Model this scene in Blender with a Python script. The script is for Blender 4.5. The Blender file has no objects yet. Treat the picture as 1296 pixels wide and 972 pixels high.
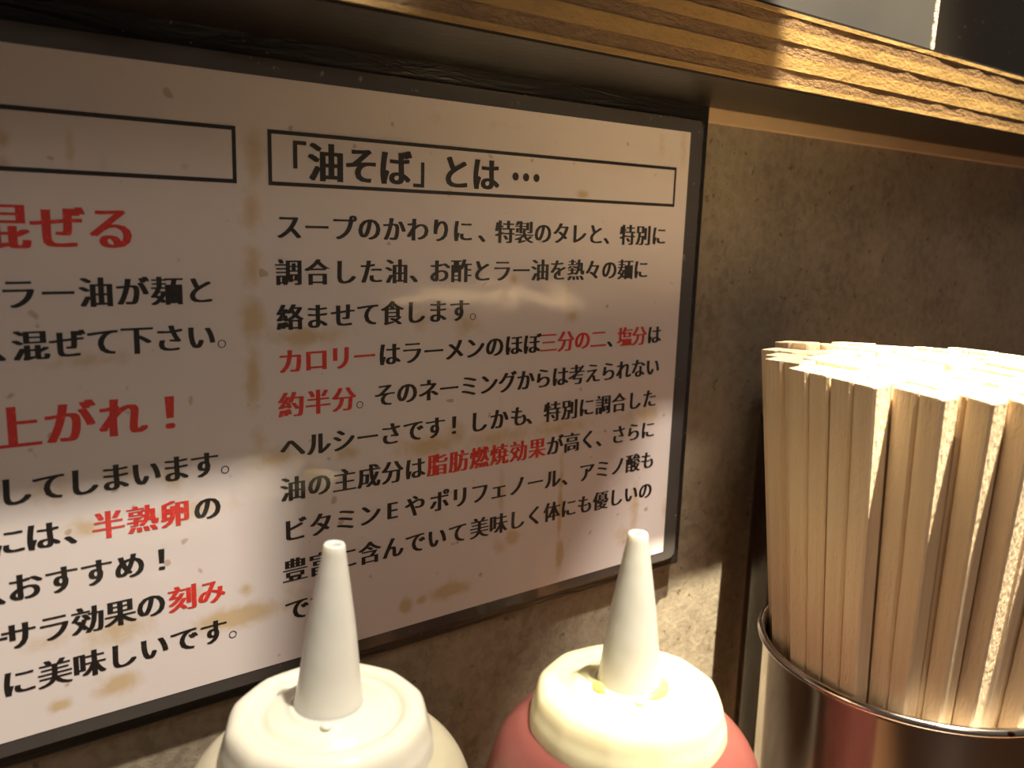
import bpy, bmesh, math, random
from mathutils import Vector, Matrix
import numpy as np

random.seed(7)
Z0 = 1.0                      # height of the sign's header line above the floor (metres)
COUNTER = Z0 - 0.250          # counter top

# ------------------------------------------------------------------ camera
S = bpy.context.scene
C = S.collection
cd = bpy.data.cameras.new('camera')
cam = bpy.data.objects.new('camera', cd); C.objects.link(cam)
cd.sensor_fit = 'HORIZONTAL'; cd.sensor_width = 36.0
cd.lens = 36.0 * 1084.3 / 1296.0
cd.clip_start = 0.005; cd.clip_end = 50
X = Vector((0.79960562, -0.59972431, 0.03100977))
D = Vector((-0.0856789, -0.16503957, -0.98255843))
F = Vector((0.59438202, 0.78300236, -0.18335029))
m = Matrix.Identity(4)
for i in range(3):
    m[i][0] = X[i]; m[i][1] = -D[i]; m[i][2] = -F[i]
m.translation = Vector((-0.0758, -0.1954, -0.0194 + Z0))
cam.matrix_world = m
cd.dof.use_dof = True
cd.dof.focus_distance = 0.225
cd.dof.aperture_fstop = 20
S.camera = cam

# ------------------------------------------------------------------ world, lamps, exposure
w = bpy.data.worlds.new('world'); S.world = w; w.use_nodes = True
w.node_tree.nodes['Background'].inputs[0].default_value = (1.0, 0.83, 0.69, 1)
w.node_tree.nodes['Background'].inputs[1].default_value = 0.11
S.view_settings.view_transform = 'Standard'
S.view_settings.look = 'None'
S.view_settings.gamma = 1.0
S.view_settings.exposure = 0.0
S.cycles.max_bounces = 8


def area(name, loc, target, size, power, color, spread=180):
    l = bpy.data.lights.new(name, 'AREA'); l.shape = 'DISK'; l.size = size
    l.energy = power; l.color = color; l.spread = math.radians(spread)
    o = bpy.data.objects.new(name, l); C.objects.link(o)
    o.location = loc
    o.rotation_euler = (Vector(target) - Vector(loc)).to_track_quat('-Z', 'Y').to_euler()
    return o


# ceiling spots above the counter, behind the guest; both in line with the added shade plaque
def spot(name, loc, target, power, color, angle, blend, rad):
    l = bpy.data.lights.new(name, 'SPOT'); l.energy = power; l.color = color
    l.spot_size = math.radians(angle); l.spot_blend = blend; l.shadow_soft_size = rad
    o = bpy.data.objects.new(name, l); C.objects.link(o); o.location = loc
    o.rotation_euler = (Vector(target) - Vector(loc)).to_track_quat('-Z', 'Y').to_euler()


spot('ceiling_spot', (0.17, -0.45, Z0 + 1.13), (-0.02, -0.02, Z0 - 0.1), 150, (1.0, 0.885, 0.745), 16.4, 0.3, 0.022)
spot('narrow_spot', (0.17, -0.45, Z0 + 1.66), (0.195, -0.09, Z0), 1600, (1.0, 0.87, 0.64), 12.2, 1.0, 0.012)
# the room's other, dimmer ceiling lights behind the guests
area('room_light', (-0.45, -1.1, Z0 + 0.9), (0.05, 0, Z0 - 0.1), 0.5, 2.6, (1.0, 0.83, 0.70))
TEXT = [
  (6.7, 21.57, 'k', 'スープのかわりに、特製のタレと、特別に', [4.8, 11.76, 18.73, 25.69, 32.65, 39.61, 46.57, 53.53, 59.73, 67.5, 74.31, 81.12, 87.93, 94.74, 101.55, 105.99, 114.79, 121.79, 128.78], '........i......i...'),
  (6.7, 32.21, 'k', '調合した油、お酢とラー油を熱々の麺に', [4.52, 11.76, 19.0, 26.23, 33.47, 38.5, 46.44, 53.26, 60.09, 66.92, 73.74, 80.57, 87.4, 94.22, 101.05, 107.88, 114.7, 121.53], '.....i............'),
  (6.7, 42.85, 'k', '絡ませて食します。', [4.64, 11.54, 18.44, 25.34, 32.24, 39.14, 46.03, 52.93, 57.39], '........i'),
  (6.7, 53.48, 'k', 'はラーメンのほぼ、は', [31.52, 38.24, 44.96, 51.69, 58.41, 65.13, 71.86, 78.58, 109.65, 129.46], '........i.'),
  (6.7, 53.48, 'r', 'カロリー三分の二塩分', [4.67, 11.23, 17.79, 24.34, 84.85, 91.49, 98.14, 104.79, 116.11, 122.55], '..........'),
  (6.7, 64.12, 'k', '。そのネーミングからは考えられない', [22.98, 30.24, 36.86, 43.49, 50.11, 56.73, 63.36, 69.98, 76.61, 83.23, 89.85, 96.48, 103.1, 109.73, 116.35, 122.98, 129.6], 'i................'),
  (6.7, 64.12, 'r', '約半分', [4.63, 11.59, 18.56], '...'),
  (6.7, 74.75, 'k', 'ヘルシーさです！しかも、特別に調合した', [4.77, 11.59, 18.42, 25.24, 32.06, 38.89, 45.71, 51.9, 60.2, 67.4, 74.61, 78.45, 87.26, 94.23, 101.19, 108.16, 115.13, 122.09, 129.06], '.......i...i.......'),
  (6.7, 85.39, 'k', '油の主成分はが高く、さらに', [4.73, 11.69, 18.65, 25.61, 32.57, 39.53, 88.9, 95.69, 102.48, 107.07, 115.75, 122.48, 129.21], '.........i...'),
  (6.7, 85.39, 'r', '脂肪燃焼効果', [46.66, 53.71, 60.77, 67.82, 74.88, 81.93], '......'),
  (6.7, 96.03, 'k', 'ビタミンEやポリフェノール、アミノ酸も', [5.03, 12.0, 18.96, 25.92, 32.69, 39.65, 47.57, 54.4, 61.24, 68.08, 74.92, 81.75, 88.59, 93.44, 102.54, 109.38, 116.23, 123.07, 129.92], '....i........i.....'),
  (6.7, 106.66, 'k', '豊富に含んでいて美味しく体にも優しいの', [4.9, 11.89, 18.89, 25.88, 32.88, 39.87, 46.87, 53.86, 61.38, 68.22, 75.06, 81.9, 88.75, 95.59, 102.43, 109.27, 116.11, 122.95, 129.79], '...................'),
  (6.7, 117.3, 'k', 'です。', [5.25, 11.97, 16.66], '..i'),
  (9.8, 22.75, 'r', '混ぜる', [-53.64, -43.75, -33.86], '...'),
  (6.7, 35.97, 'k', 'ラー油が麺と', [-51.61, -44.53, -37.45, -30.37, -23.29, -16.21], '......'),
  (6.7, 46.35, 'k', '、混ぜて下さい。', [-55.78, -50.12, -43.37, -36.62, -29.87, -23.12, -16.37, -11.78], 'i......i'),
  (9.8, 62.95, 'r', '上がれ！', [-54.15, -43.9, -33.65, -23.8], '...i'),
  (6.7, 76.1, 'k', 'してしまいます。', [-54.91, -48.54, -42.16, -35.78, -29.4, -23.02, -16.64, -11.93], '.......i'),
  (6.7, 86.56, 'k', 'には、の', [-56.84, -50.48, -45.26, -16.27], '..i.'),
  (6.7, 86.56, 'r', '半熟卵', [-37.69, -30.65, -23.61], '...'),
  (6.7, 96.95, 'k', '、おすすめ！', [-59.24, -54.36, -47.51, -40.65, -33.8, -27.0], 'i....i'),
  (6.7, 107.45, 'k', 'ーサラ効果の', [-61.24, -56.14, -49.53, -42.92, -36.32, -29.71], '......'),
  (6.7, 107.45, 'r', '刻み', [-22.73, -16.05], '..'),
  (6.7, 117.81, 'k', 'に美味しいです。', [-56.82, -50.0, -43.18, -36.36, -29.54, -22.72, -15.91, -11.31], '.......i'),
  (9.3, 6.45, 't', '「油そば」とは', [7.66, 14.08, 23.4, 33.2, 39.7, 51.2, 60.85], 'iiiiiii'),
]
STAINS = [(-3.5, -6.6, 2.6, 7.0, 0.6), (-4.2, -18.9, 2.2, 5.3, 0.6), (-4.1, -31.4, 2.2, 5.5, 0.7), (-4.8, -42.7, 2.8, 4.8, 0.8), (-4.8, -57.3, 2.1, 7.6, 0.7), (-3.8, -72.8, 2.4, 4.9, 0.5), (8.6, -47.7, 10.5, 2.3, 0.7), (54.7, -46.8, 5.8, 3.5, 0.6), (40.8, -45.2, 2.4, 5.3, 0.4), (-39.8, -50.2, 9.4, 1.8, 0.55), (1.0, -77.0, 5.7, 2.8, 0.6), (10.2, -82.4, 2.6, 2.9, 0.6), (20.0, -78.4, 3.6, 2.3, 0.6), (43.8, -79.5, 10.5, 3.1, 0.7), (52.8, -77.4, 4.3, 4.1, 0.6), (67.9, -80.3, 14.9, 3.3, 0.55), (90.4, -80.1, 13.2, 2.8, 0.6), (126.9, -79.6, 9.2, 3.8, 0.6), (122.7, -82.6, 5.2, 2.2, 0.4), (-19.9, -106.3, 2.3, 2.0, 0.4), (-9.8, -115.5, 10.8, 2.7, 0.9), (-26.5, -94.1, 1.4, 2.3, 0.4), (-36.7, -111.7, 7.3, 3.4, 0.6), (-50.9, -110.6, 4.7, 2.2, 0.4), (-37.6, -124.4, 4.6, 2.9, 0.8), (-49.5, -125.9, 2.4, 1.5, 0.9), (-7.7, -109.3, 1.6, 1.8, 0.7), (4.9, -112.3, 3.3, 8.6, 0.3), (51.9, -123.7, 6.3, 2.2, 1), (37.0, -124.8, 2.1, 2.1, 1), (42.1, -124.2, 1.6, 1.2, 0.9), (73.7, -112.0, 2.5, 2.5, 0.9), (68.5, -113.9, 2.7, 3.0, 0.5), (92.0, -105.7, 1.0, 15.9, 0.8), (92.8, -121.1, 1.4, 4.8, 1), (69.1, -98.0, 1.2, 7.4, 0.5), (67.5, -68.0, 1.1, 14.2, 0.25), (-42.6, -86.8, 4.0, 2.1, 0.6), (-20.1, -86.7, 9.3, 2.3, 0.5), (-48.9, -77.2, 4.5, 3.4, 0.4), (-34.9, -75.9, 4.9, 2.1, 0.4), (-24.1, -77.6, 2.5, 3.0, 0.7), (125.1, -113.0, 2.3, 8.6, 0.6), (120.3, -121.9, 3.1, 4.0, 0.6), (140.6, -114.4, 2.5, 5.9, 0.4), (-40.7, -7.6, 1.0, 3.9, 0.5), (-52.4, -6.3, 1.3, 2.1, 0.7), (-52.6, -10.7, 1.3, 1.5, 0.6), (-34.6, -9.5, 1.1, 2.9, 0.45), (-18.4, -9.3, 1.0, 0.8, 0.6), (49.1, -11.9, 1.2, 0.8, 1), (95.8, -10.2, 2.2, 1.1, 0.9), (71.3, -34.7, 1.4, 1.3, 0.7), (93.8, -46.2, 2.5, 1.9, 0.6), (91.4, -41.3, 1.6, 7.2, 0.4), (67.5, 6.7, 13.9, 1.0, 0.25), (47.2, 6.8, 7.4, 1.2, 0.2), (127.8, 6.1, 2.1, 4.8, 0.4), (137.7, 5.6, 1.9, 6.2, 0.4), (-19.1, -60.7, 0.4, 0.9, 1.6), (-9.8, -20.5, 0.4, 0.3, 0.9), (-11.2, -18.2, 0.3, 0.3, 0.8), (-20.5, -29.3, 0.5, 0.5, 0.7), (84.4, 3.8, 1.5, 0.9, 0.3), (108.8, -111.4, 11.0, 0.8, 0.1)]

# ------------------------------------------------------------------ helpers
def tag(o, label=None, cat=None, group=None, kind=None):
    if label: o['label'] = label
    if cat: o['category'] = cat
    if group: o['group'] = group
    if kind: o['kind'] = kind
    return o


def empty(name, loc, label=None, cat=None, group=None):
    o = bpy.data.objects.new(name, None); C.objects.link(o); o.location = loc
    o.empty_display_size = 0.01
    return tag(o, label, cat, group)


def link(name, mesh, mat=None, parent=None, smooth=False):
    if mat: mesh.materials.append(mat)
    if smooth:
        for p in mesh.polygons: p.use_smooth = True
    o = bpy.data.objects.new(name, mesh); C.objects.link(o)
    if parent: o.parent = parent
    return o


def obj(name, bm, mat=None, parent=None, smooth=False):
    bmesh.ops.recalc_face_normals(bm, faces=bm.faces)
    me = bpy.data.meshes.new(name); bm.to_mesh(me); bm.free()
    return link(name, me, mat, parent, smooth)


def box(bm, a, b, bevel=0.0):
    r = bmesh.ops.create_cube(bm, size=1)
    vs = r['verts']
    for v in vs:
        v.co = Vector([(a[i] + b[i]) / 2 + v.co[i] * (b[i] - a[i]) for i in range(3)])
    if bevel:
        es = list({e for v in vs for e in v.link_edges})
        bmesh.ops.bevel(bm, geom=es, offset=bevel, segments=2, profile=0.5, affect='EDGES')


def boxo(name, a, b, mat, parent=None, bevel=0.0):
    bm = bmesh.new(); box(bm, a, b, bevel)
    return obj(name, bm, mat, parent)


def lathe(bm, prof, n=96, rfun=None, cx=0, cy=0):
    """prof: list of (r, z); rfun(k, theta, r) may modulate the radius"""
    rings = []
    for k, (r, z) in enumerate(prof):
        if r < 1e-6:
            rings.append([bm.verts.new((cx, cy, z))]); continue
        ring = []
        for i in range(n):
            t = 2 * math.pi * i / n
            rr = rfun(k, t, r) if rfun else r
            ring.append(bm.verts.new((cx + rr * math.cos(t), cy + rr * math.sin(t), z)))
        rings.append(ring)
    for a, b in zip(rings, rings[1:]):
        if len(a) == 1 and len(b) == 1: continue
        for i in range(n):
            j = (i + 1) % n
            if len(a) == 1: bm.faces.new((a[0], b[i], b[j]))
            elif len(b) == 1: bm.faces.new((a[i], a[j], b[0]))
            else: bm.faces.new((a[i], a[j], b[j], b[i]))


def sm(pts, n=6):
    """Catmull-Rom through profile points"""
    P = [pts[0]] + list(pts) + [pts[-1]]
    out = []
    for i in range(1, len(P) - 2):
        p0, p1, p2, p3 = [np.array(q, float) for q in P[i - 1:i + 3]]
        for s in range(n):
            t = s / n
            q = 0.5 * ((2 * p1) + (-p0 + p2) * t + (2 * p0 - 5 * p1 + 4 * p2 - p3) * t * t + (-p0 + 3 * p1 - 3 * p2 + p3) * t ** 3)
            out.append((max(q[0], 0), q[1]))
    out.append(tuple(pts[-1]))
    return out


# ------------------------------------------------------------------ materials
class NT:
    def __init__(s, name):
        s.m = bpy.data.materials.new(name); s.m.use_nodes = True
        s.n = s.m.node_tree.nodes; s.l = s.m.node_tree.links
        s.b = s.n['Principled BSDF']
        s.tc = s.n.new('ShaderNodeTexCoord')

    def set(s, **k):
        for a, v in k.items():
            a = a.replace('_', ' ')
            if isinstance(v, (tuple, list)) and len(v) == 3 and s.b.inputs[a].type == 'RGBA': v = (*v, 1)
            s.b.inputs[a].default_value = v
        return s

    def noise(s, scale, detail=4, rough=0.55, stretch=None, dist=0):
        t = s.n.new('ShaderNodeTexNoise')
        t.inputs['Scale'].default_value = scale; t.inputs['Detail'].default_value = detail
        t.inputs['Roughness'].default_value = rough; t.inputs['Distortion'].default_value = dist
        src = s.tc.outputs['Object']
        if stretch:
            mp = s.n.new('ShaderNodeMapping'); mp.inputs['Scale'].default_value = stretch
            s.l.new(src, mp.inputs[0]); src = mp.outputs[0]
        s.l.new(src, t.inputs['Vector'])
        return t.outputs['Fac']

    def ramp(s, fac, stops):
        r = s.n.new('ShaderNodeValToRGB')
        e = r.color_ramp.elements
        while len(e) < len(stops): e.new(0.5)
        for el, (p, c) in zip(e, stops):
            el.position = p
            el.color = (*c, 1) if len(c) == 3 else c
        s.l.new(fac, r.inputs[0])
        return r.outputs[0]

    def mix(s, fac, a, b, mode='MIX'):
        x = s.n.new('ShaderNodeMix'); x.data_type = 'RGBA'; x.blend_type = mode
        for sock, v in ((x.inputs[0], fac), (x.inputs[6], a), (x.inputs[7], b)):
            if hasattr(v, 'is_linked') or hasattr(v, 'links'): s.l.new(v, sock)
            elif isinstance(v, (int, float)): sock.default_value = v
            else: sock.default_value = (*v, 1)
        return x.outputs[2]

    def math(s, op, a, b=0.0, clamp=False):
        x = s.n.new('ShaderNodeMath'); x.operation = op; x.use_clamp = clamp
        for sock, v in ((x.inputs[0], a), (x.inputs[1], b)):
            if hasattr(v, 'links'): s.l.new(v, sock)
            else: sock.default_value = v
        return x.outputs[0]

    def color(s, o): s.l.new(o, s.b.inputs['Base Color']); return s

    def rough(s, o): s.l.new(o, s.b.inputs['Roughness']); return s

    def bump(s, h, dist, strength=1.0):
        b = s.n.new('ShaderNodeBump'); b.inputs['Distance'].default_value = dist
        b.inputs['Strength'].default_value = strength
        s.l.new(h, b.inputs['Height']); s.l.new(b.outputs[0], s.b.inputs['Normal'])
        return s


def simple(name, col, rough=0.5, **k):
    t = NT(name); t.set(Base_Color=col, Roughness=rough, **k); return t.m


# plaster wall: mottled grey-brown, fine pits
t = NT('plaster')
n1 = t.noise(28, 6, 0.62, dist=0.3); n2 = t.noise(230, 5, 0.7, dist=0.4); n3 = t.noise(700, 3, 0.6)
c = t.ramp(n1, [(0.3, (0.145, 0.122, 0.088)), (0.5, (0.21, 0.178, 0.128)), (0.7, (0.29, 0.250, 0.180))])
c = t.mix(t.math('MULTIPLY', t.ramp(n2, [(0.38, (0, 0, 0)), (0.62, (1, 1, 1))]), 0.5), c, (0.38, 0.33, 0.24))
pit = t.ramp(t.noise(330, 2, 0.5), [(0.26, (1, 1, 1)), (0.33, (0, 0, 0))])
c = t.mix(t.math('MULTIPLY', pit, 0.7), c, (0.07, 0.045, 0.03))
t.color(c); t.set(Roughness=0.62)
t.bump(t.math('ADD', n2, t.math('MULTIPLY', n3, 0.4)), 0.00025)
M_wall = t.m

# black tape wrapped round the sign's backing board
t = NT('black_tape')
t.set(Base_Color=(0.012, 0.010, 0.008), Roughness=0.42)
wr = t.noise(60, 4, 0.6, (0.5, 1, 3.5), 1.2)
fl = t.ramp(t.noise(520, 2, 0.5), [(0.71, (0, 0, 0)), (0.76, (1, 1, 1))])
t.color(t.mix(t.math('MULTIPLY', fl, 0.6), (0.008, 0.007, 0.006), (0.35, 0.30, 0.24)))
t.bump(wr, 0.0010)
M_tape = t.m

# clear film edge over the black board: dark, shiny
t = NT('film_edge')
sp = t.ramp(t.noise(420, 2, 0.5), [(0.70, (0, 0, 0)), (0.76, (1, 1, 1))])
t.color(t.mix(t.math('MULTIPLY', sp, 0.5), (0.066, 0.060, 0.055), (0.30, 0.26, 0.2)))
t.set(Roughness=0.17, Coat_Weight=0.8, Coat_Roughness=0.08)
t.bump(t.noise(34, 2, 0.5, (1, 1, 1), 0.5), 0.0012)
M_film = t.m

# laminated paper with oil stains
t = NT('laminated_paper')
at = t.n.new('ShaderNodeAttribute'); at.attribute_name = 'stain'; at.attribute_type = 'GEOMETRY'
ns = t.noise(190, 5, 0.62, dist=0.6)
edge = t.math('MULTIPLY', t.math('SUBTRACT', t.math('ADD', at.outputs['Fac'], t.math('MULTIPLY', ns, 0.9)), 0.57), 2.6, True)
edge = t.math('MULTIPLY', edge, t.math('MULTIPLY', t.math('ADD', 0.45, at.outputs['Fac'], True), 0.75))
stc = t.mix(t.noise(80, 2), (0.56, 0.43, 0.20), (0.50, 0.33, 0.13))
base = t.mix(t.noise(9, 3), (0.74, 0.665, 0.665), (0.71, 0.665, 0.635))
c = t.mix(edge, base, stc)
fs = t.ramp(t.noise(260, 1, 0.5), [(0.745, (0, 0, 0)), (0.79, (1, 1, 1))])
c = t.mix(t.math('MULTIPLY', fs, 0.55), c, (0.34, 0.21, 0.11))
t.color(c)
t.set(Roughness=0.5, Specular_IOR_Level=0.3, Coat_Weight=0.7, Coat_Roughness=0.10, Coat_IOR=1.5)
cb = t.n.new('ShaderNodeBump'); cb.inputs['Distance'].default_value = 0.0006
t.l.new(t.noise(45, 3, 0.5), cb.inputs['Height']); t.l.new(cb.outputs[0], t.b.inputs['Coat Normal'])
M_paper = t.m


def ink(name, col):
    t = NT(name); t.color(t.mix(t.ramp(t.noise(900, 2), [(0.55, (0, 0, 0)), (0.8, (1, 1, 1))]), col, tuple(x * 1.6 + 0.02 for x in col)))
    t.set(Roughness=0.5, Coat_Weight=0.5, Coat_Roughness=0.10)
    return t.m


M_black = ink('black_ink', (0.010, 0.008, 0.007))
M_red = ink('red_ink', (0.62, 0.035, 0.025))

M_shelfblack = NT('black_laminate').set(Base_Color=(0.013, 0.011, 0.009), Roughness=0.38)
M_shelfblack.bump(M_shelfblack.noise(300, 3), 0.0002); M_shelfblack = M_shelfblack.m
M_trim = NT('beige_strip')
M_trim.color(M_trim.ramp(M_trim.noise(40, 3), [(0.3, (0.50, 0.37, 0.22)), (0.7, (0.58, 0.44, 0.27))])).set(Roughness=0.5)
M_trim = M_trim.m


def ply_mat(name, a, b, sc, bmp):
    t = NT(name)
    n = t.noise(sc, 6, 0.7, (0.35, 1, 1.6)); k = t.noise(900, 3, 0.6, (0.5, 1, 1))
    c = t.ramp(n, [(0.3, a), (0.7, b)])
    c = t.mix(t.math('MULTIPLY', t.ramp(k, [(0.55, (0, 0, 0)), (0.75, (1, 1, 1))]), 0.35), c, tuple(x * 0.45 for x in a))
    t.color(c); t.set(Roughness=0.55)
    t.bump(t.math('ADD', n, k), bmp)
    return t.m


M_plylong = ply_mat('ply_long_grain', (0.22, 0.132, 0.042), (0.30, 0.190, 0.062), 120, 0.0003)
M_plyend = ply_mat('ply_end_grain', (0.105, 0.057, 0.023), (0.19, 0.112, 0.045), 260, 0.0006)

t = NT('chopstick_wood')
g = t.noise(60, 4, 0.6, (7, 7, 0.25)); g2 = t.noise(1500, 2, 0.5, (1, 1, 0.4))
oi = t.n.new('ShaderNodeObjectInfo')
c = t.ramp(g, [(0.3, (0.78, 0.60, 0.40)), (0.7, (0.88, 0.72, 0.51))])
c = t.mix(t.math('MULTIPLY', oi.outputs['Random'], 0.35), c, (0.70, 0.53, 0.28))
t.color(c); t.set(Roughness=0.55, Specular_IOR_Level=0.4)
t.bump(t.math('ADD', g, t.math('MULTIPLY', g2, 0.6)), 0.00035)
M_wood = t.m

t = NT('stainless_steel'); t.set(Base_Color=(0.62, 0.58, 0.54), Metallic=1.0, Roughness=0.11)
t.rough(t.math('ADD', 0.09, t.math('MULTIPLY', t.noise(30, 4, 0.6, (1, 1, 0.2)), 0.10)))
sp = t.ramp(t.noise(170, 1, 0.4), [(0.77, (0, 0, 0)), (0.785, (1, 1, 1))])
t.color(t.mix(sp, (0.62, 0.58, 0.54), (0.12, 0.03, 0.015)))
M_steel = t.m


def plastic(name, col, sss, rough, rad=0.006, **k):
    t = NT(name)
    t.set(Base_Color=col, Roughness=rough, Subsurface_Weight=sss, Subsurface_Scale=rad, **k)
    t.b.inputs['Subsurface Radius'].default_value = (1.0, 0.85, 0.6)
    t.bump(t.noise(90, 2), 0.0003)
    return t.m


M_capw = plastic('milky_cap', (0.62, 0.60, 0.50), 0.5, 0.24, 0.004)
M_capy = plastic('yellowed_cap', (0.84, 0.77, 0.50), 0.5, 0.24, 0.004)
M_spout = plastic('frosted_spout', (0.62, 0.61, 0.55), 0.6, 0.33, 0.003)
M_bodyw = plastic('cloudy_bottle', (0.40, 0.365, 0.26), 0.4, 0.3)
M_bodyr = plastic('red_bottle', (0.19, 0.06, 0.05), 0.3, 0.28)
M_residue = simple('oil_residue', (0.86, 0.60, 0.16), 0.2, Subsurface_Weight=0.6, Subsurface_Scale=0.002)
M_counter = NT('counter_wood')
M_counter.color(M_counter.ramp(M_counter.noise(12, 5, 0.6, (1, 6, 1)), [(0.3, (0.16, 0.075, 0.03)), (0.7, (0.26, 0.13, 0.06))])).set(Roughness=0.35)
M_counter = M_counter.m
t = NT('grey_acrylic')
t.color(t.ramp(t.noise(14, 3, 0.5, (1, 1, 1), 0.6), [(0.3, (0.055, 0.053, 0.050)), (0.7, (0.072, 0.068, 0.063))])).set(Roughness=0.3)
M_acryl = t.m
M_acedge = NT('light_painted_edge'); M_acedge.set(Base_Color=(0.62, 0.52, 0.42), Roughness=0.6); M_acedge.bump(M_acedge.noise(500, 3), 0.001); M_acedge = M_acedge.m  # pale colour stands in for light catching the panel's end
t = NT('dark_panel')
fl = t.ramp(t.noise(300, 1, 0.5), [(0.74, (0, 0, 0)), (0.77, (1, 1, 1))])
t.color(t.mix(t.math('MULTIPLY', fl, 0.7), (0.070, 0.056, 0.040), (0.4, 0.36, 0.3))).set(Roughness=0.4)
M_darkp = t.m

# ------------------------------------------------------------------ setting
WY = 0.004
o = boxo('wall_back', (-0.9, WY, COUNTER - 0.05), (1.1, WY + 0.08, Z0 + 0.0209), M_wall); tag(o, kind='structure')
o['label'] = 'mottled brown-grey plaster wall behind the sign'
o = boxo('trim_1', (0.1505, WY - 0.0022, Z0 + 0.0158), (1.1, WY, Z0 + 0.0207), M_trim, bevel=0.0004); tag(o, kind='structure')
o['label'] = 'thin beige strip along the wall top right of the sign'
o = boxo('wall_upper', (-0.9, WY + 0.004, Z0 + 0.0411), (1.1, WY + 0.08, Z0 + 0.9), M_darkp); tag(o, kind='structure')
o['label'] = 'dark wall above the plywood shelf'

o = boxo('floor', (-2.5, -3.0, -0.05), (2.5, 0.6, 0.0), M_darkp); tag(o, kind='structure')
ct = boxo('counter', (-0.9, -0.62, COUNTER - 0.04), (1.1, WY, COUNTER), M_counter, bevel=0.002)
tag(ct, 'brown wooden counter that the bottles and cup stand on', 'counter')

# plywood shelf: each veneer is a part
SY = -0.0383
sh = empty('plywood_shelf', (0.1, SY, Z0 + 0.0209), 'plywood shelf with black faces and bare layered front edge above the sign', 'shelf')
lev = [0.0411, 0.0399, 0.0366, 0.0332, 0.0296, 0.0258, 0.0222, 0.0209]
lev = [z - 0.0209 for z in lev]
for i in range(7):
    thin = i in (0, 6)
    mat = M_plylong if (i in (0, 2, 4, 6)) else M_plyend
    pr = 0.0003 if i % 2 == 0 else 0.0
    bm = bmesh.new()
    nx = 260
    x0, x1 = -1.0, 1.0
    za, zb = lev[i + 1], lev[i]
    rows = []
    for k in range(nx + 1):
        x = x0 + (x1 - x0) * k / nx
        j = random.uniform(-0.00012, 0.00012)
        rows.append([bm.verts.new(q) for q in ((x, -pr + j, za), (x, -pr + j + random.uniform(-.0001, .0001), zb), (x, 0.039 + WY, zb), (x, 0.039 + WY, za))])
    for a, b in zip(rows, rows[1:]):
        for q in range(4):
            r = (q + 1) % 4
            bm.faces.new((a[q], b[q], b[r], a[r]))
    bm.faces.new(rows[0]); bm.faces.new(rows[-1][::-1])
    obj('ply', bm, mat, sh)
boxo('bottom_facing', (-1, 0.0006, -0.0006), (1, 0.039, 0.0), M_shelfblack, sh)
boxo('top_facing', (-1, 0.0002, 0.0202), (1, 0.046, 0.0210), M_shelfblack, sh)

# things standing on the shelf
ap = empty('menu_panel', (0.0, SY + 0.004, Z0 + 0.0420), 'grey acrylic panel, its end coloured pale for caught light, standing on the plywood shelf', 'panel')
ap.rotation_euler = (0, math.radians(1.5), 0)
boxo('sheet', (0.10, 0, 0), (0.2196, 0.003, 0.16), M_acryl, ap, 0.0003)
boxo('edge', (0.2197, -0.0004, 0.0004), (0.2218, 0.0034, 0.16), M_acedge, ap, 0.0003)['label'] = 'rough edge with caught light painted into its pale colour'
# ------------------------------------------------------------------ sign
sg = empty('wall_sign', (0.0, 0.0, Z0), 'black framed laminated sign of black and red Japanese text on stained white paper', 'sign')
PL, PR_, PT, PB = -0.1480, 0.1406, 0.0113, -0.1309      # paper
boxo('backing_board', (PL - 0.0099, 0.0002, -0.1378), (0.1505, WY, 0.0208), M_tape, sg, 0.0006)


def rrect(bm, a, b, r, y0, y1, n=8):
    pts = []
    for (cx, cz, t0) in ((b[0] - r, b[1] - r, 0), (a[0] + r, b[1] - r, 90), (a[0] + r, a[1] + r, 180), (b[0] - r, a[1] + r, 270)):
        for k in range(n + 1):
            t = math.radians(t0 + 90 * k / n)
            pts.append((cx + r * math.cos(t), cz + r * math.sin(t)))
    lo = [bm.verts.new((x, y1, z)) for x, z in pts]
    md = [bm.verts.new((x, y0 + 0.0005, z)) for x, z in pts]
    cxm, czm = (a[0] + b[0]) / 2, (a[1] + b[1]) / 2
    hi = [bm.verts.new((x + (0.0005 if x < cxm else -0.0005), y0, z + (0.0005 if z < czm else -0.0005))) for x, z in pts]
    N = len(pts)
    for r1, r2 in ((lo, md), (md, hi)):
        for i in range(N):
            j = (i + 1) % N
            bm.faces.new((r1[i], r1[j], r2[j], r2[i]))
    bm.faces.new(hi); bm.faces.new(lo[::-1])


bm = bmesh.new()
rrect(bm, (PL - 0.0062, -0.1347), (0.1472, 0.0158), 0.0028, -0.0010, 0.0002)
obj('laminate_film', bm, M_film, sg)

# paper: grid carrying the stain map
gx, gz = 420, 210
xs = np.linspace(PL, PR_, gx); zs = np.linspace(PB, PT, gz)
XX, ZZ = np.meshgrid(xs, zs)
YY = np.full_like(XX, -0.00110)
co = np.stack([XX, YY, ZZ], -1).reshape(-1, 3)
idx = np.arange(gx * gz).reshape(gz, gx)
fa = np.stack([idx[:-1, :-1], idx[:-1, 1:], idx[1:, 1:], idx[1:, :-1]], -1).reshape(-1, 4)
me = bpy.data.meshes.new('paper')
me.from_pydata(co.tolist(), [], fa.tolist())
st = np.zeros(gx * gz)
for (cx, cz, rx, rz, s) in STAINS:
    d = ((co[:, 0] * 1000 - cx) / rx) ** 2 + ((co[:, 2] * 1000 - cz) / rz) ** 2
    st = np.maximum(st, s * np.exp(-d * 0.8) * 0.8)
a = me.attributes.new('stain', 'FLOAT', 'POINT'); a.data.foreach_set('value', st.astype(np.float32))
link('paper', me, M_paper, sg, True)

# lettering, from the text outlines; upright strokes are broadened like a bold Mincho face
dg = bpy.context.evaluated_depsgraph_get()
glyphs = {}


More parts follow.
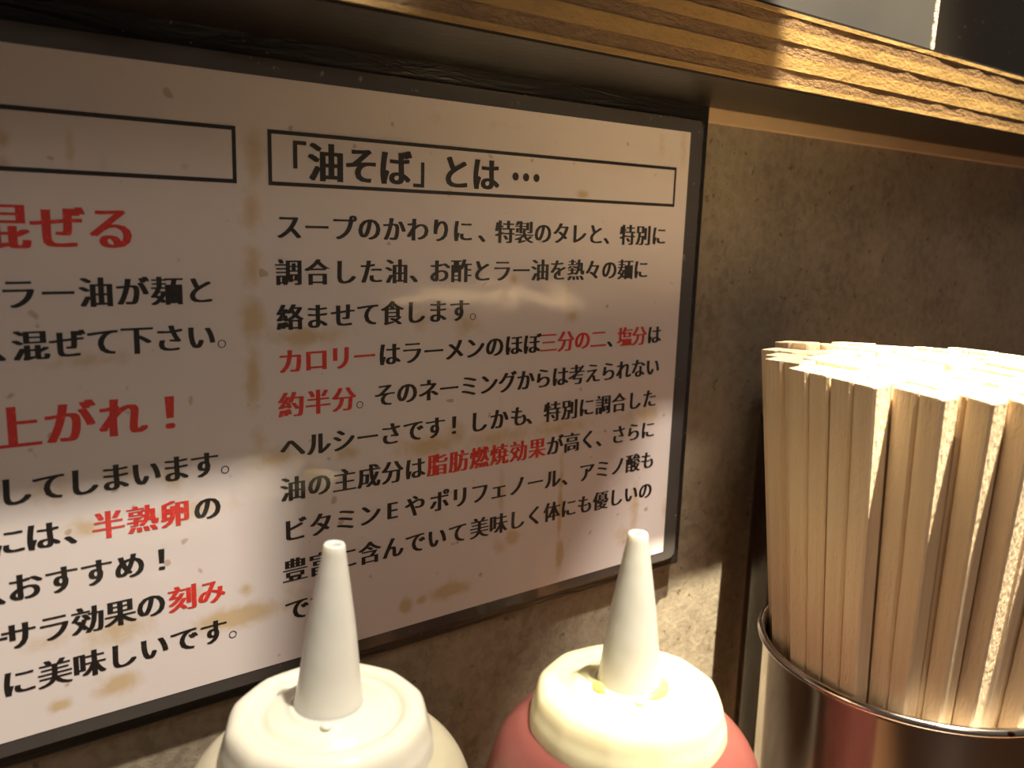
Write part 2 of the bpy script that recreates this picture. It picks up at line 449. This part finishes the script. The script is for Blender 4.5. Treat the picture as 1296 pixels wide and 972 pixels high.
def glyph(ch, off):
    if (ch, off) in glyphs: return glyphs[(ch, off)]
    cu = bpy.data.curves.new('t', 'FONT'); cu.body = ch; cu.size = 1; cu.offset = off; cu.resolution_u = 3
    to = bpy.data.objects.new('t', cu); C.objects.link(to)
    dgr = bpy.context.evaluated_depsgraph_get(); dgr.update()
    mm = to.evaluated_get(dgr).to_mesh()
    V = [(v.co.x, v.co.y) for v in mm.vertices]; Fc = [tuple(p.vertices) for p in mm.polygons]
    to.evaluated_get(dgr).to_mesh_clear()
    bpy.data.objects.remove(to); bpy.data.curves.remove(cu)
    glyphs[(ch, off)] = (V, Fc)
    return V, Fc


def area2(g):
    V, Fc = g
    return sum(abs(sum(V[q[i]][0] * V[q[(i + 1) % len(q)]][1] - V[q[(i + 1) % len(q)]][0] * V[q[i]][1] for i in range(len(q)))) for q in Fc) / 2


def safe_offset(ch, off):
    # the outline filler drops pieces of a few dense characters at some offsets: take one where it does not
    best = max(area2(glyph(ch, o)) - o * 6 * 0 for o in (0.0, 0.001, off))
    for o in (off, off - 0.003, off + 0.003, off + 0.005, 0.0, 0.001, 0.002):
        if area2(glyph(ch, o)) > best * (1 + o * 22) * 0.9: return o
    return 0.0


def lettering(name, rows, mat, heavy=False):
    V, Fc = [], []
    for size, v, s, us, fl in rows:
        for ch, u, f in zip(s, us, fl):
            punct = ch in '、。！「」ー…'
            off, sm_ = (-0.003, 0.050)
            if heavy: off, sm_ = (0.012, 0.034)
            if off < 0: off = safe_offset(ch, off)
            if ch in '。「」': off, sm_ = ((0.014, 0.004) if heavy else (-0.012, 0.004))
            if ch == 'E': off, sm_ = (-0.005, 0.05)
            gv, gf = glyph(ch, off)
            x0 = min(p[0] for p in gv); x1 = max(p[0] for p in gv)
            ox = (x0 + x1) / 2 if f == 'i' else 0.5
            oy = 0.38 if ch != 'E' else 0.36
            for d in ((-1, -0.34, 0.34, 1) if sm_ > 0.01 else (-1, 1)):
                b = len(V)
                for (x, y) in gv:
                    V.append(((u + (x - ox + d * sm_) * size) / 1000, -0.00117 - 0.000008 * d, (-v + (y - oy) * size) / 1000))
                Fc += [tuple(i + b for i in q) for q in gf]
    me = bpy.data.meshes.new(name); me.from_pydata(V, [], Fc)
    return link(name, me, mat, sg)


for r in TEXT:
    if r[2] == 't': continue
    runs = [[0]]
    for q in range(1, len(r[3])):
        if r[4][q] - r[4][q - 1] > 1.7 * r[0]: runs.append([])
        runs[-1].append(q)
    for run in runs:
        s_ = ''.join(r[3][q] for q in run)
        lo = lettering('text_line', [(r[0], r[1], s_, [r[4][q] for q in run], ''.join(r[5][q] for q in run))], M_red if r[2] == 'r' else M_black)
        if r[2] == 'r': lo['label'] = 'words printed in red: ' + s_
lettering('title_lettering', [r[:2] + r[3:] for r in TEXT if r[2] == 't'], M_black, True)
bm = bmesh.new()
for u in (70.6, 74.3, 78.0):
    bmesh.ops.create_circle(bm, cap_ends=True, segments=20, radius=0.0011, matrix=Matrix.Translation((u / 1000, -0.00118, -0.00645)) @ Matrix.Rotation(math.pi / 2, 4, 'X'))
obj('ellipsis_dots', bm, M_black, sg)


def frame(x0, x1, z0, z1, th):
    bm = bmesh.new()
    y = -0.00117
    o = [bm.verts.new(q) for q in ((x0, y, z0), (x1, y, z0), (x1, y, z1), (x0, y, z1))]
    i = [bm.verts.new(q) for q in ((x0 + th, y, z0 + th), (x1 - th, y, z0 + th), (x1 - th, y, z1 - th), (x0 + th, y, z1 - th))]
    for k in range(4):
        j = (k + 1) % 4
        bm.faces.new((o[k], o[j], i[j], i[k]))
    return obj('title_frame', bm, M_black, sg)


frame(0.0, 0.135, -0.01236, 0.0, 0.0009)
frame(-0.1423, -0.0073, -0.01236, 0.0, 0.0009)

# ------------------------------------------------------------------ squeeze bottles
def cap_r(k, t, r):
    # 12 soft facets on the rim and skirt
    w_ = CAPW[k]
    if w_ == 0: return r
    ph = (t * 12 / (2 * math.pi)) % 1.0 - 0.5
    a = ph * 2 * math.pi / 12
    poly = math.cos(math.pi / 12) / math.cos(a)
    return r * (1 - w_ + w_ * (0.5 * poly * 1.012 + 0.5 * (1.0 - 0.009 * math.cos(12 * t + math.pi * 0) * -1 - 0.004)))


def bottle(loc, cap_mat, body_mat, label, turn, tilt=(0, 0), residue=False, zr=0.1418):
    """zr = height of the cap's rim plane above the base"""
    global CAPW
    b = empty('squeeze_bottle', loc, label, 'bottle', None)
    bm = bmesh.new()
    prof = [(0, 0.0), (0.022, 0.0), (0.0255, 0.001)] + sm([(0.0275, 0.004), (0.0287, 0.02), (0.0287, zr - 0.045), (0.0287, zr - 0.026), (0.0276, zr - 0.0195), (0.0255, zr - 0.0135), (0.0225, zr - 0.0098), (0.0195, zr - 0.0082), (0.0165, zr - 0.0078), (0.0155, zr - 0.0075)], 6)
    lathe(bm, prof + [(0.0155, zr - 0.004)], 96)
    obj('bottle_body', bm, body_mat, b, True)
    cp = bpy.data.objects.new('cap', None)
    prof = [(0.0063, 0.0012), (0.0072, 0.0004), (0.0082, 0.0), (0.0105, -0.0001), (0.0112, -0.0006), (0.0118, -0.0013), (0.0128, -0.0015), (0.0137, -0.0010), (0.0143, 0.0), (0.0155, 0.0001), (0.0168, -0.0002),
            (0.0177, -0.0009), (0.01825, -0.0020), (0.0186, -0.0034), (0.0189, -0.0046), (0.0192, -0.0054), (0.0194, -0.0064), (0.0196, -0.0085), (0.0197, -0.0125), (0.0196, -0.0142), (0.0190, -0.0150), (0.0172, -0.0150), (0.0170, -0.0040), (0.0063, -0.0020), (0.0063, 0.0012)]
    CAPW = [0] * 8 + [0.3, 0.5, 0.7, 0.8, 0.75, 0.7, 0.6, 0.5, 0.4, 0.35, 0.3, 0.3, 0.2, 0, 0, 0, 0]
    CAPW = (CAPW + [0] * 40)[:len(prof)]
    bm = bmesh.new()
    lathe(bm, [(r, z) for r, z in prof], 144, cap_r)
    bmesh.ops.remove_doubles(bm, verts=bm.verts, dist=1e-6)
    cap = obj('cap', bm, cap_mat, b, True)
    cap.location = (0, 0, zr); cap.rotation_euler = (0, 0, turn)
    if cap_mat is M_capy: cap['label'] = 'yellowed cap'
    bm = bmesh.new()
    sp = [(0.0066, -0.0004), (0.0063, 0.0012), (0.0060, 0.0030), (0.0052, 0.0095), (0.0043, 0.0165), (0.0031, 0.0240), (0.0021, 0.0300), (0.00195, 0.0312), (0.00175, 0.0316), (0.00145, 0.0315), (0.00115, 0.0309), (0.0010, 0.0290), (0.0020, 0.018)]
    lathe(bm, sp, 64)
    s = obj('spout', bm, M_spout, cap, True)
    s.rotation_euler = (Matrix.Rotation(-turn, 3, 'Z') @ Matrix.Rotation(tilt[1], 3, 'Y')).to_euler()
    # small moulded nub at the foot of the spout
    bm = bmesh.new()
    bmesh.ops.create_uvsphere(bm, u_segments=16, v_segments=8, radius=0.0011)
    for v in bm.verts: v.co.z *= 0.5
    na = math.radians(-118) - turn
    nb = obj('nub', bm, cap_mat, cap, True); nb.location = (0.0072 * math.cos(na), 0.0072 * math.sin(na), 0.0006)
    if residue:
        bm = bmesh.new()
        for a0, a1, rho in ((250, 350, 0.0012), (143, 190, 0.0011)):
            n = 40; rings = []
            for i in range(n + 1):
                f_ = i / n
                t_ = math.radians(a0 + (a1 - a0) * f_) - turn
                r_ = rho * (0.12 + 0.88 * math.sin(math.pi * f_) ** 0.7)
                rings.append([bm.verts.new(((0.0064 + r_ * 1.3 * math.cos(p)) * math.cos(t_), (0.0064 + r_ * 1.3 * math.cos(p)) * math.sin(t_), 0.0004 + r_ * math.sin(p))) for p in [math.pi * q / 6 for q in range(7)]])
            for a_, c_ in zip(rings, rings[1:]):
                for q in range(6): bm.faces.new((a_[q], c_[q], c_[q + 1], a_[q + 1]))
        obj('sauce_residue', bm, M_residue, cap, True)['label'] = 'dried orange sauce at the foot of the spout'
    return b


CAPW = []
bottle((0.0385, -0.0862, COUNTER), M_capy, M_bodyr, 'red squeeze bottle with yellowed cap and cone spout, nearest the chopstick cup', 0.1, (0, 0), True)
bottle((-0.0138, -0.0607, COUNTER), M_capw, M_bodyw, 'cloudy white squeeze bottle with milky cap, left of the red bottle', 0.33, (0, math.radians(2.6)))

# small pourer added unseen behind the chopstick cup to shadow the wall beside it
sb = empty('added_shadow_pourer', (0.1955, -0.0165, COUNTER), 'small dark pourer, unseen behind the chopstick cup, added to shadow the wall', 'bottle')
bm = bmesh.new()
lathe(bm, [(0, 0), (0.015, 0.0), (0.0158, 0.0015)] + sm([(0.0163, 0.006), (0.0163, 0.15), (0.0155, 0.160)], 5) + [(0.0150, 0.166), (0, 0.166)], 48)
obj('glass_body', bm, simple('dark_glass', (0.02, 0.010, 0.006), 0.08), sb, True)
bm = bmesh.new()
lathe(bm, [(0.0156, 0.164), (0.0159, 0.165), (0.0159, 0.172), (0.010, 0.1765), (0.006, 0.176), (0.0045, 0.184), (0, 0.185)], 48)
obj('pouring_cap', bm, simple('black_plastic', (0.02, 0.018, 0.016), 0.3), sb, True)

# ------------------------------------------------------------------ steel cup
CX, CY, CH = 0.1283, -0.0978, 0.1287
cup = empty('steel_cup', (CX, CY, COUNTER), 'round stainless steel cup with rolled rim holding wooden chopsticks', 'cup')
bm = bmesh.new()
lathe(bm, [(0, 0.0), (0.0335, 0.0), (0.0350, 0.0008), (0.0355, 0.0025), (0.0365, CH - 0.002), (0.0367, CH), (0.0361, CH), (0.0359, CH - 0.003), (0.0350, 0.0030), (0.0335, 0.0015), (0, 0.0015)], 128)
obj('cup_body', bm, M_steel, cup, True)
bm = bmesh.new()
lathe(bm, [(0.0371 + 0.0010 * math.cos(2 * math.pi * k / 12), CH + 0.0010 * math.sin(2 * math.pi * k / 12)) for k in range(13)], 128)
bmesh.ops.remove_doubles(bm, verts=bm.verts, dist=1e-6)
obj('rolled_rim', bm, M_steel, cup, True)

# ------------------------------------------------------------------ chopsticks
# every unsplit pair: two joined sticks, widening from the foot to the top
TOPZ = 0.2005; BOTZ = 0.0025
RT = 0.0440
PW, PT_ = 0.0116, 0.0052
kb = 0.50
ang = math.radians(-98)
e1 = Vector((math.cos(ang), math.sin(ang))); e2 = Vector((-e1.y, e1.x))     # e1 along the broad face, e2 along the thickness


def stick_mesh(side, ln):
    """one stick of a pair, local x across the broad face, y the thickness; z up"""
    hw, ht = PW / 2, PT_ / 2
    ch = 0.0005
    sec = [(0.00006, -ht + 0.0007), (0.0007, -ht), (hw - ch, -ht), (hw, -ht + ch), (hw, ht - ch), (hw - ch, ht), (0.0007, ht), (0.00006, ht - 0.0007)]
    if side < 0: sec = [(-x, y) for x, y in sec][::-1]
    bm = bmesh.new()
    rings = []
    for z, s in ((0, kb), (ln * 0.5, (1 + kb) / 2), (ln - 0.0003, 1.0), (ln, 0.975)):
        rings.append([bm.verts.new((x * s, y * s, z)) for x, y in sec])
    for a, b in zip(rings, rings[1:]):
        for i in range(8):
            j = (i + 1) % 8
            bm.faces.new((a[i], a[j], b[j], b[i]))
    bm.faces.new(rings[0][::-1]); bm.faces.new(rings[-1])
    bmesh.ops.recalc_face_normals(bm, faces=bm.faces)
    me = bpy.data.meshes.new('stick'); bm.to_mesh(me); bm.free(); me.materials.append(M_wood)
    return me


LN = TOPZ - BOTZ
meshes = (stick_mesh(-1, LN), stick_mesh(1, LN))
rnd = random.Random(11)
pairs = []
pitch2 = 0.00555; pitch1 = 0.0120
ncol = int(RT / pitch2)
for i in range(-ncol, ncol + 1):
    y2 = i * pitch2
    half = math.sqrt(max(RT ** 2 - (abs(y2) + PT_ / 2) ** 2, 0))
    n = int((2 * half + 0.002) / pitch1)
    if n < 1: continue
    slack = max(2 * half - n * pitch1, 0)
    off = -half + slack * rnd.uniform(0.55, 1.0) - 0.001     # packed towards the front
    for j in range(n):
        pairs.append((off + (j + 0.5) * pitch1, y2, rnd.uniform(-1, 1)))
first = None
info = []
for (p1, p2, rr) in pairs:
    top = e1 * p1 + e2 * p2
    bot = top * kb
    if first is None:
        root = empty('chopstick_pair', (0, 0, 0)); root['category'] = 'chopsticks'; root['group'] = 'chopsticks bundled in the steel cup'
        for me in meshes: link_o = bpy.data.objects.new('stick', me); C.objects.link(link_o); link_o.parent = root
        first = root
    else:
        root = first.copy(); C.objects.link(root)
        for chd in list(first.children):
            d = chd.copy(); C.objects.link(d); d.parent = root
    dz = rnd.gauss(0, 0.0004) + (0.0008 if rnd.random() < 0.08 else 0)
    P0 = Vector((CX + bot.x, CY + bot.y, COUNTER + BOTZ + 0.001 + max(dz, -0.001)))
    P1 = Vector((CX + top.x, CY + top.y, COUNTER + TOPZ + dz))
    zax = (P1 - P0).normalized()
    a = ang + math.radians(rnd.uniform(-1.2, 1.2))
    xax = Vector((math.cos(a), math.sin(a), 0)); xax = (xax - zax * xax.dot(zax)).normalized()
    yax = zax.cross(xax)
    mm = Matrix.Identity(4)
    for q in range(3): mm[q][0] = xax[q]; mm[q][1] = yax[q]; mm[q][2] = zax[q]
    mm.translation = P0
    root.matrix_world = mm
    info.append((root, top))
def screen_x(P):
    d_ = Vector(P) - cam.matrix_world.translation
    return 648 + 1084.3 * d_.dot(X) / d_.dot(F), 486 + 1084.3 * d_.dot(D) / d_.dot(F)


cols = {}
for root, top in info:
    cols.setdefault(round(top.dot(e2) / pitch2), []).append((root, top))
front = []
for k, L in cols.items():
    L.sort(key=lambda q: -q[1].dot(e1))
    root, top = L[0]
    sx = screen_x((CX + top.x, CY + top.y, COUNTER + TOPZ))[0]
    if sx < 1300: front.append((sx, root))
front.sort(key=lambda q: q[0])
ORD = ['leftmost', 'second from the left', 'third from the left', 'fourth from the left', 'fifth from the left', 'sixth from the left', 'seventh from the left', 'eighth from the left',
       'ninth from the left', 'tenth from the left', 'eleventh from the left', 'twelfth from the left', 'thirteenth from the left', 'fourteenth from the left', 'fifteenth from the left', 'sixteenth from the left']
for root, top in info:
    root['label'] = 'pale wooden chopsticks inside the packed bundle, only their bright top ends showing'
for (sx, root), w_ in zip(front, ORD):
    root['label'] = 'pale wooden chopstick pair, %s along the front edge of the bundle' % w_

# ------------------------------------------------------------------ blank plaque added out of the frame, outline cut to shade shelf and sign
hp = empty('added_shade_plaque', (0.098, -0.141, Z0 + 0.20), 'unseen wooden plaque on two cords, added to shade the shelf edge and sign', 'plaque')
bm = bmesh.new()
out = [(-0.045, 0), (-0.014, 0), (0.045, 0.097), (0.045, 0.36), (-0.045, 0.36)]
fr = [bm.verts.new((x, -0.003, z)) for x, z in out]; bk = [bm.verts.new((x, 0.003, z)) for x, z in out]
bm.faces.new(fr); bm.faces.new(bk[::-1])
for i in range(5): bm.faces.new((fr[i], bk[i], bk[(i + 1) % 5], fr[(i + 1) % 5]))
obj('board', bm, M_plylong, hp)
for x in (-0.035, 0.035):
    bm = bmesh.new(); lathe(bm, [(0, 0.355), (0.0008, 0.356), (0.0008, 0.85), (0, 0.851)], 8, cx=x)
    obj('cord', bm, M_shelfblack, hp)
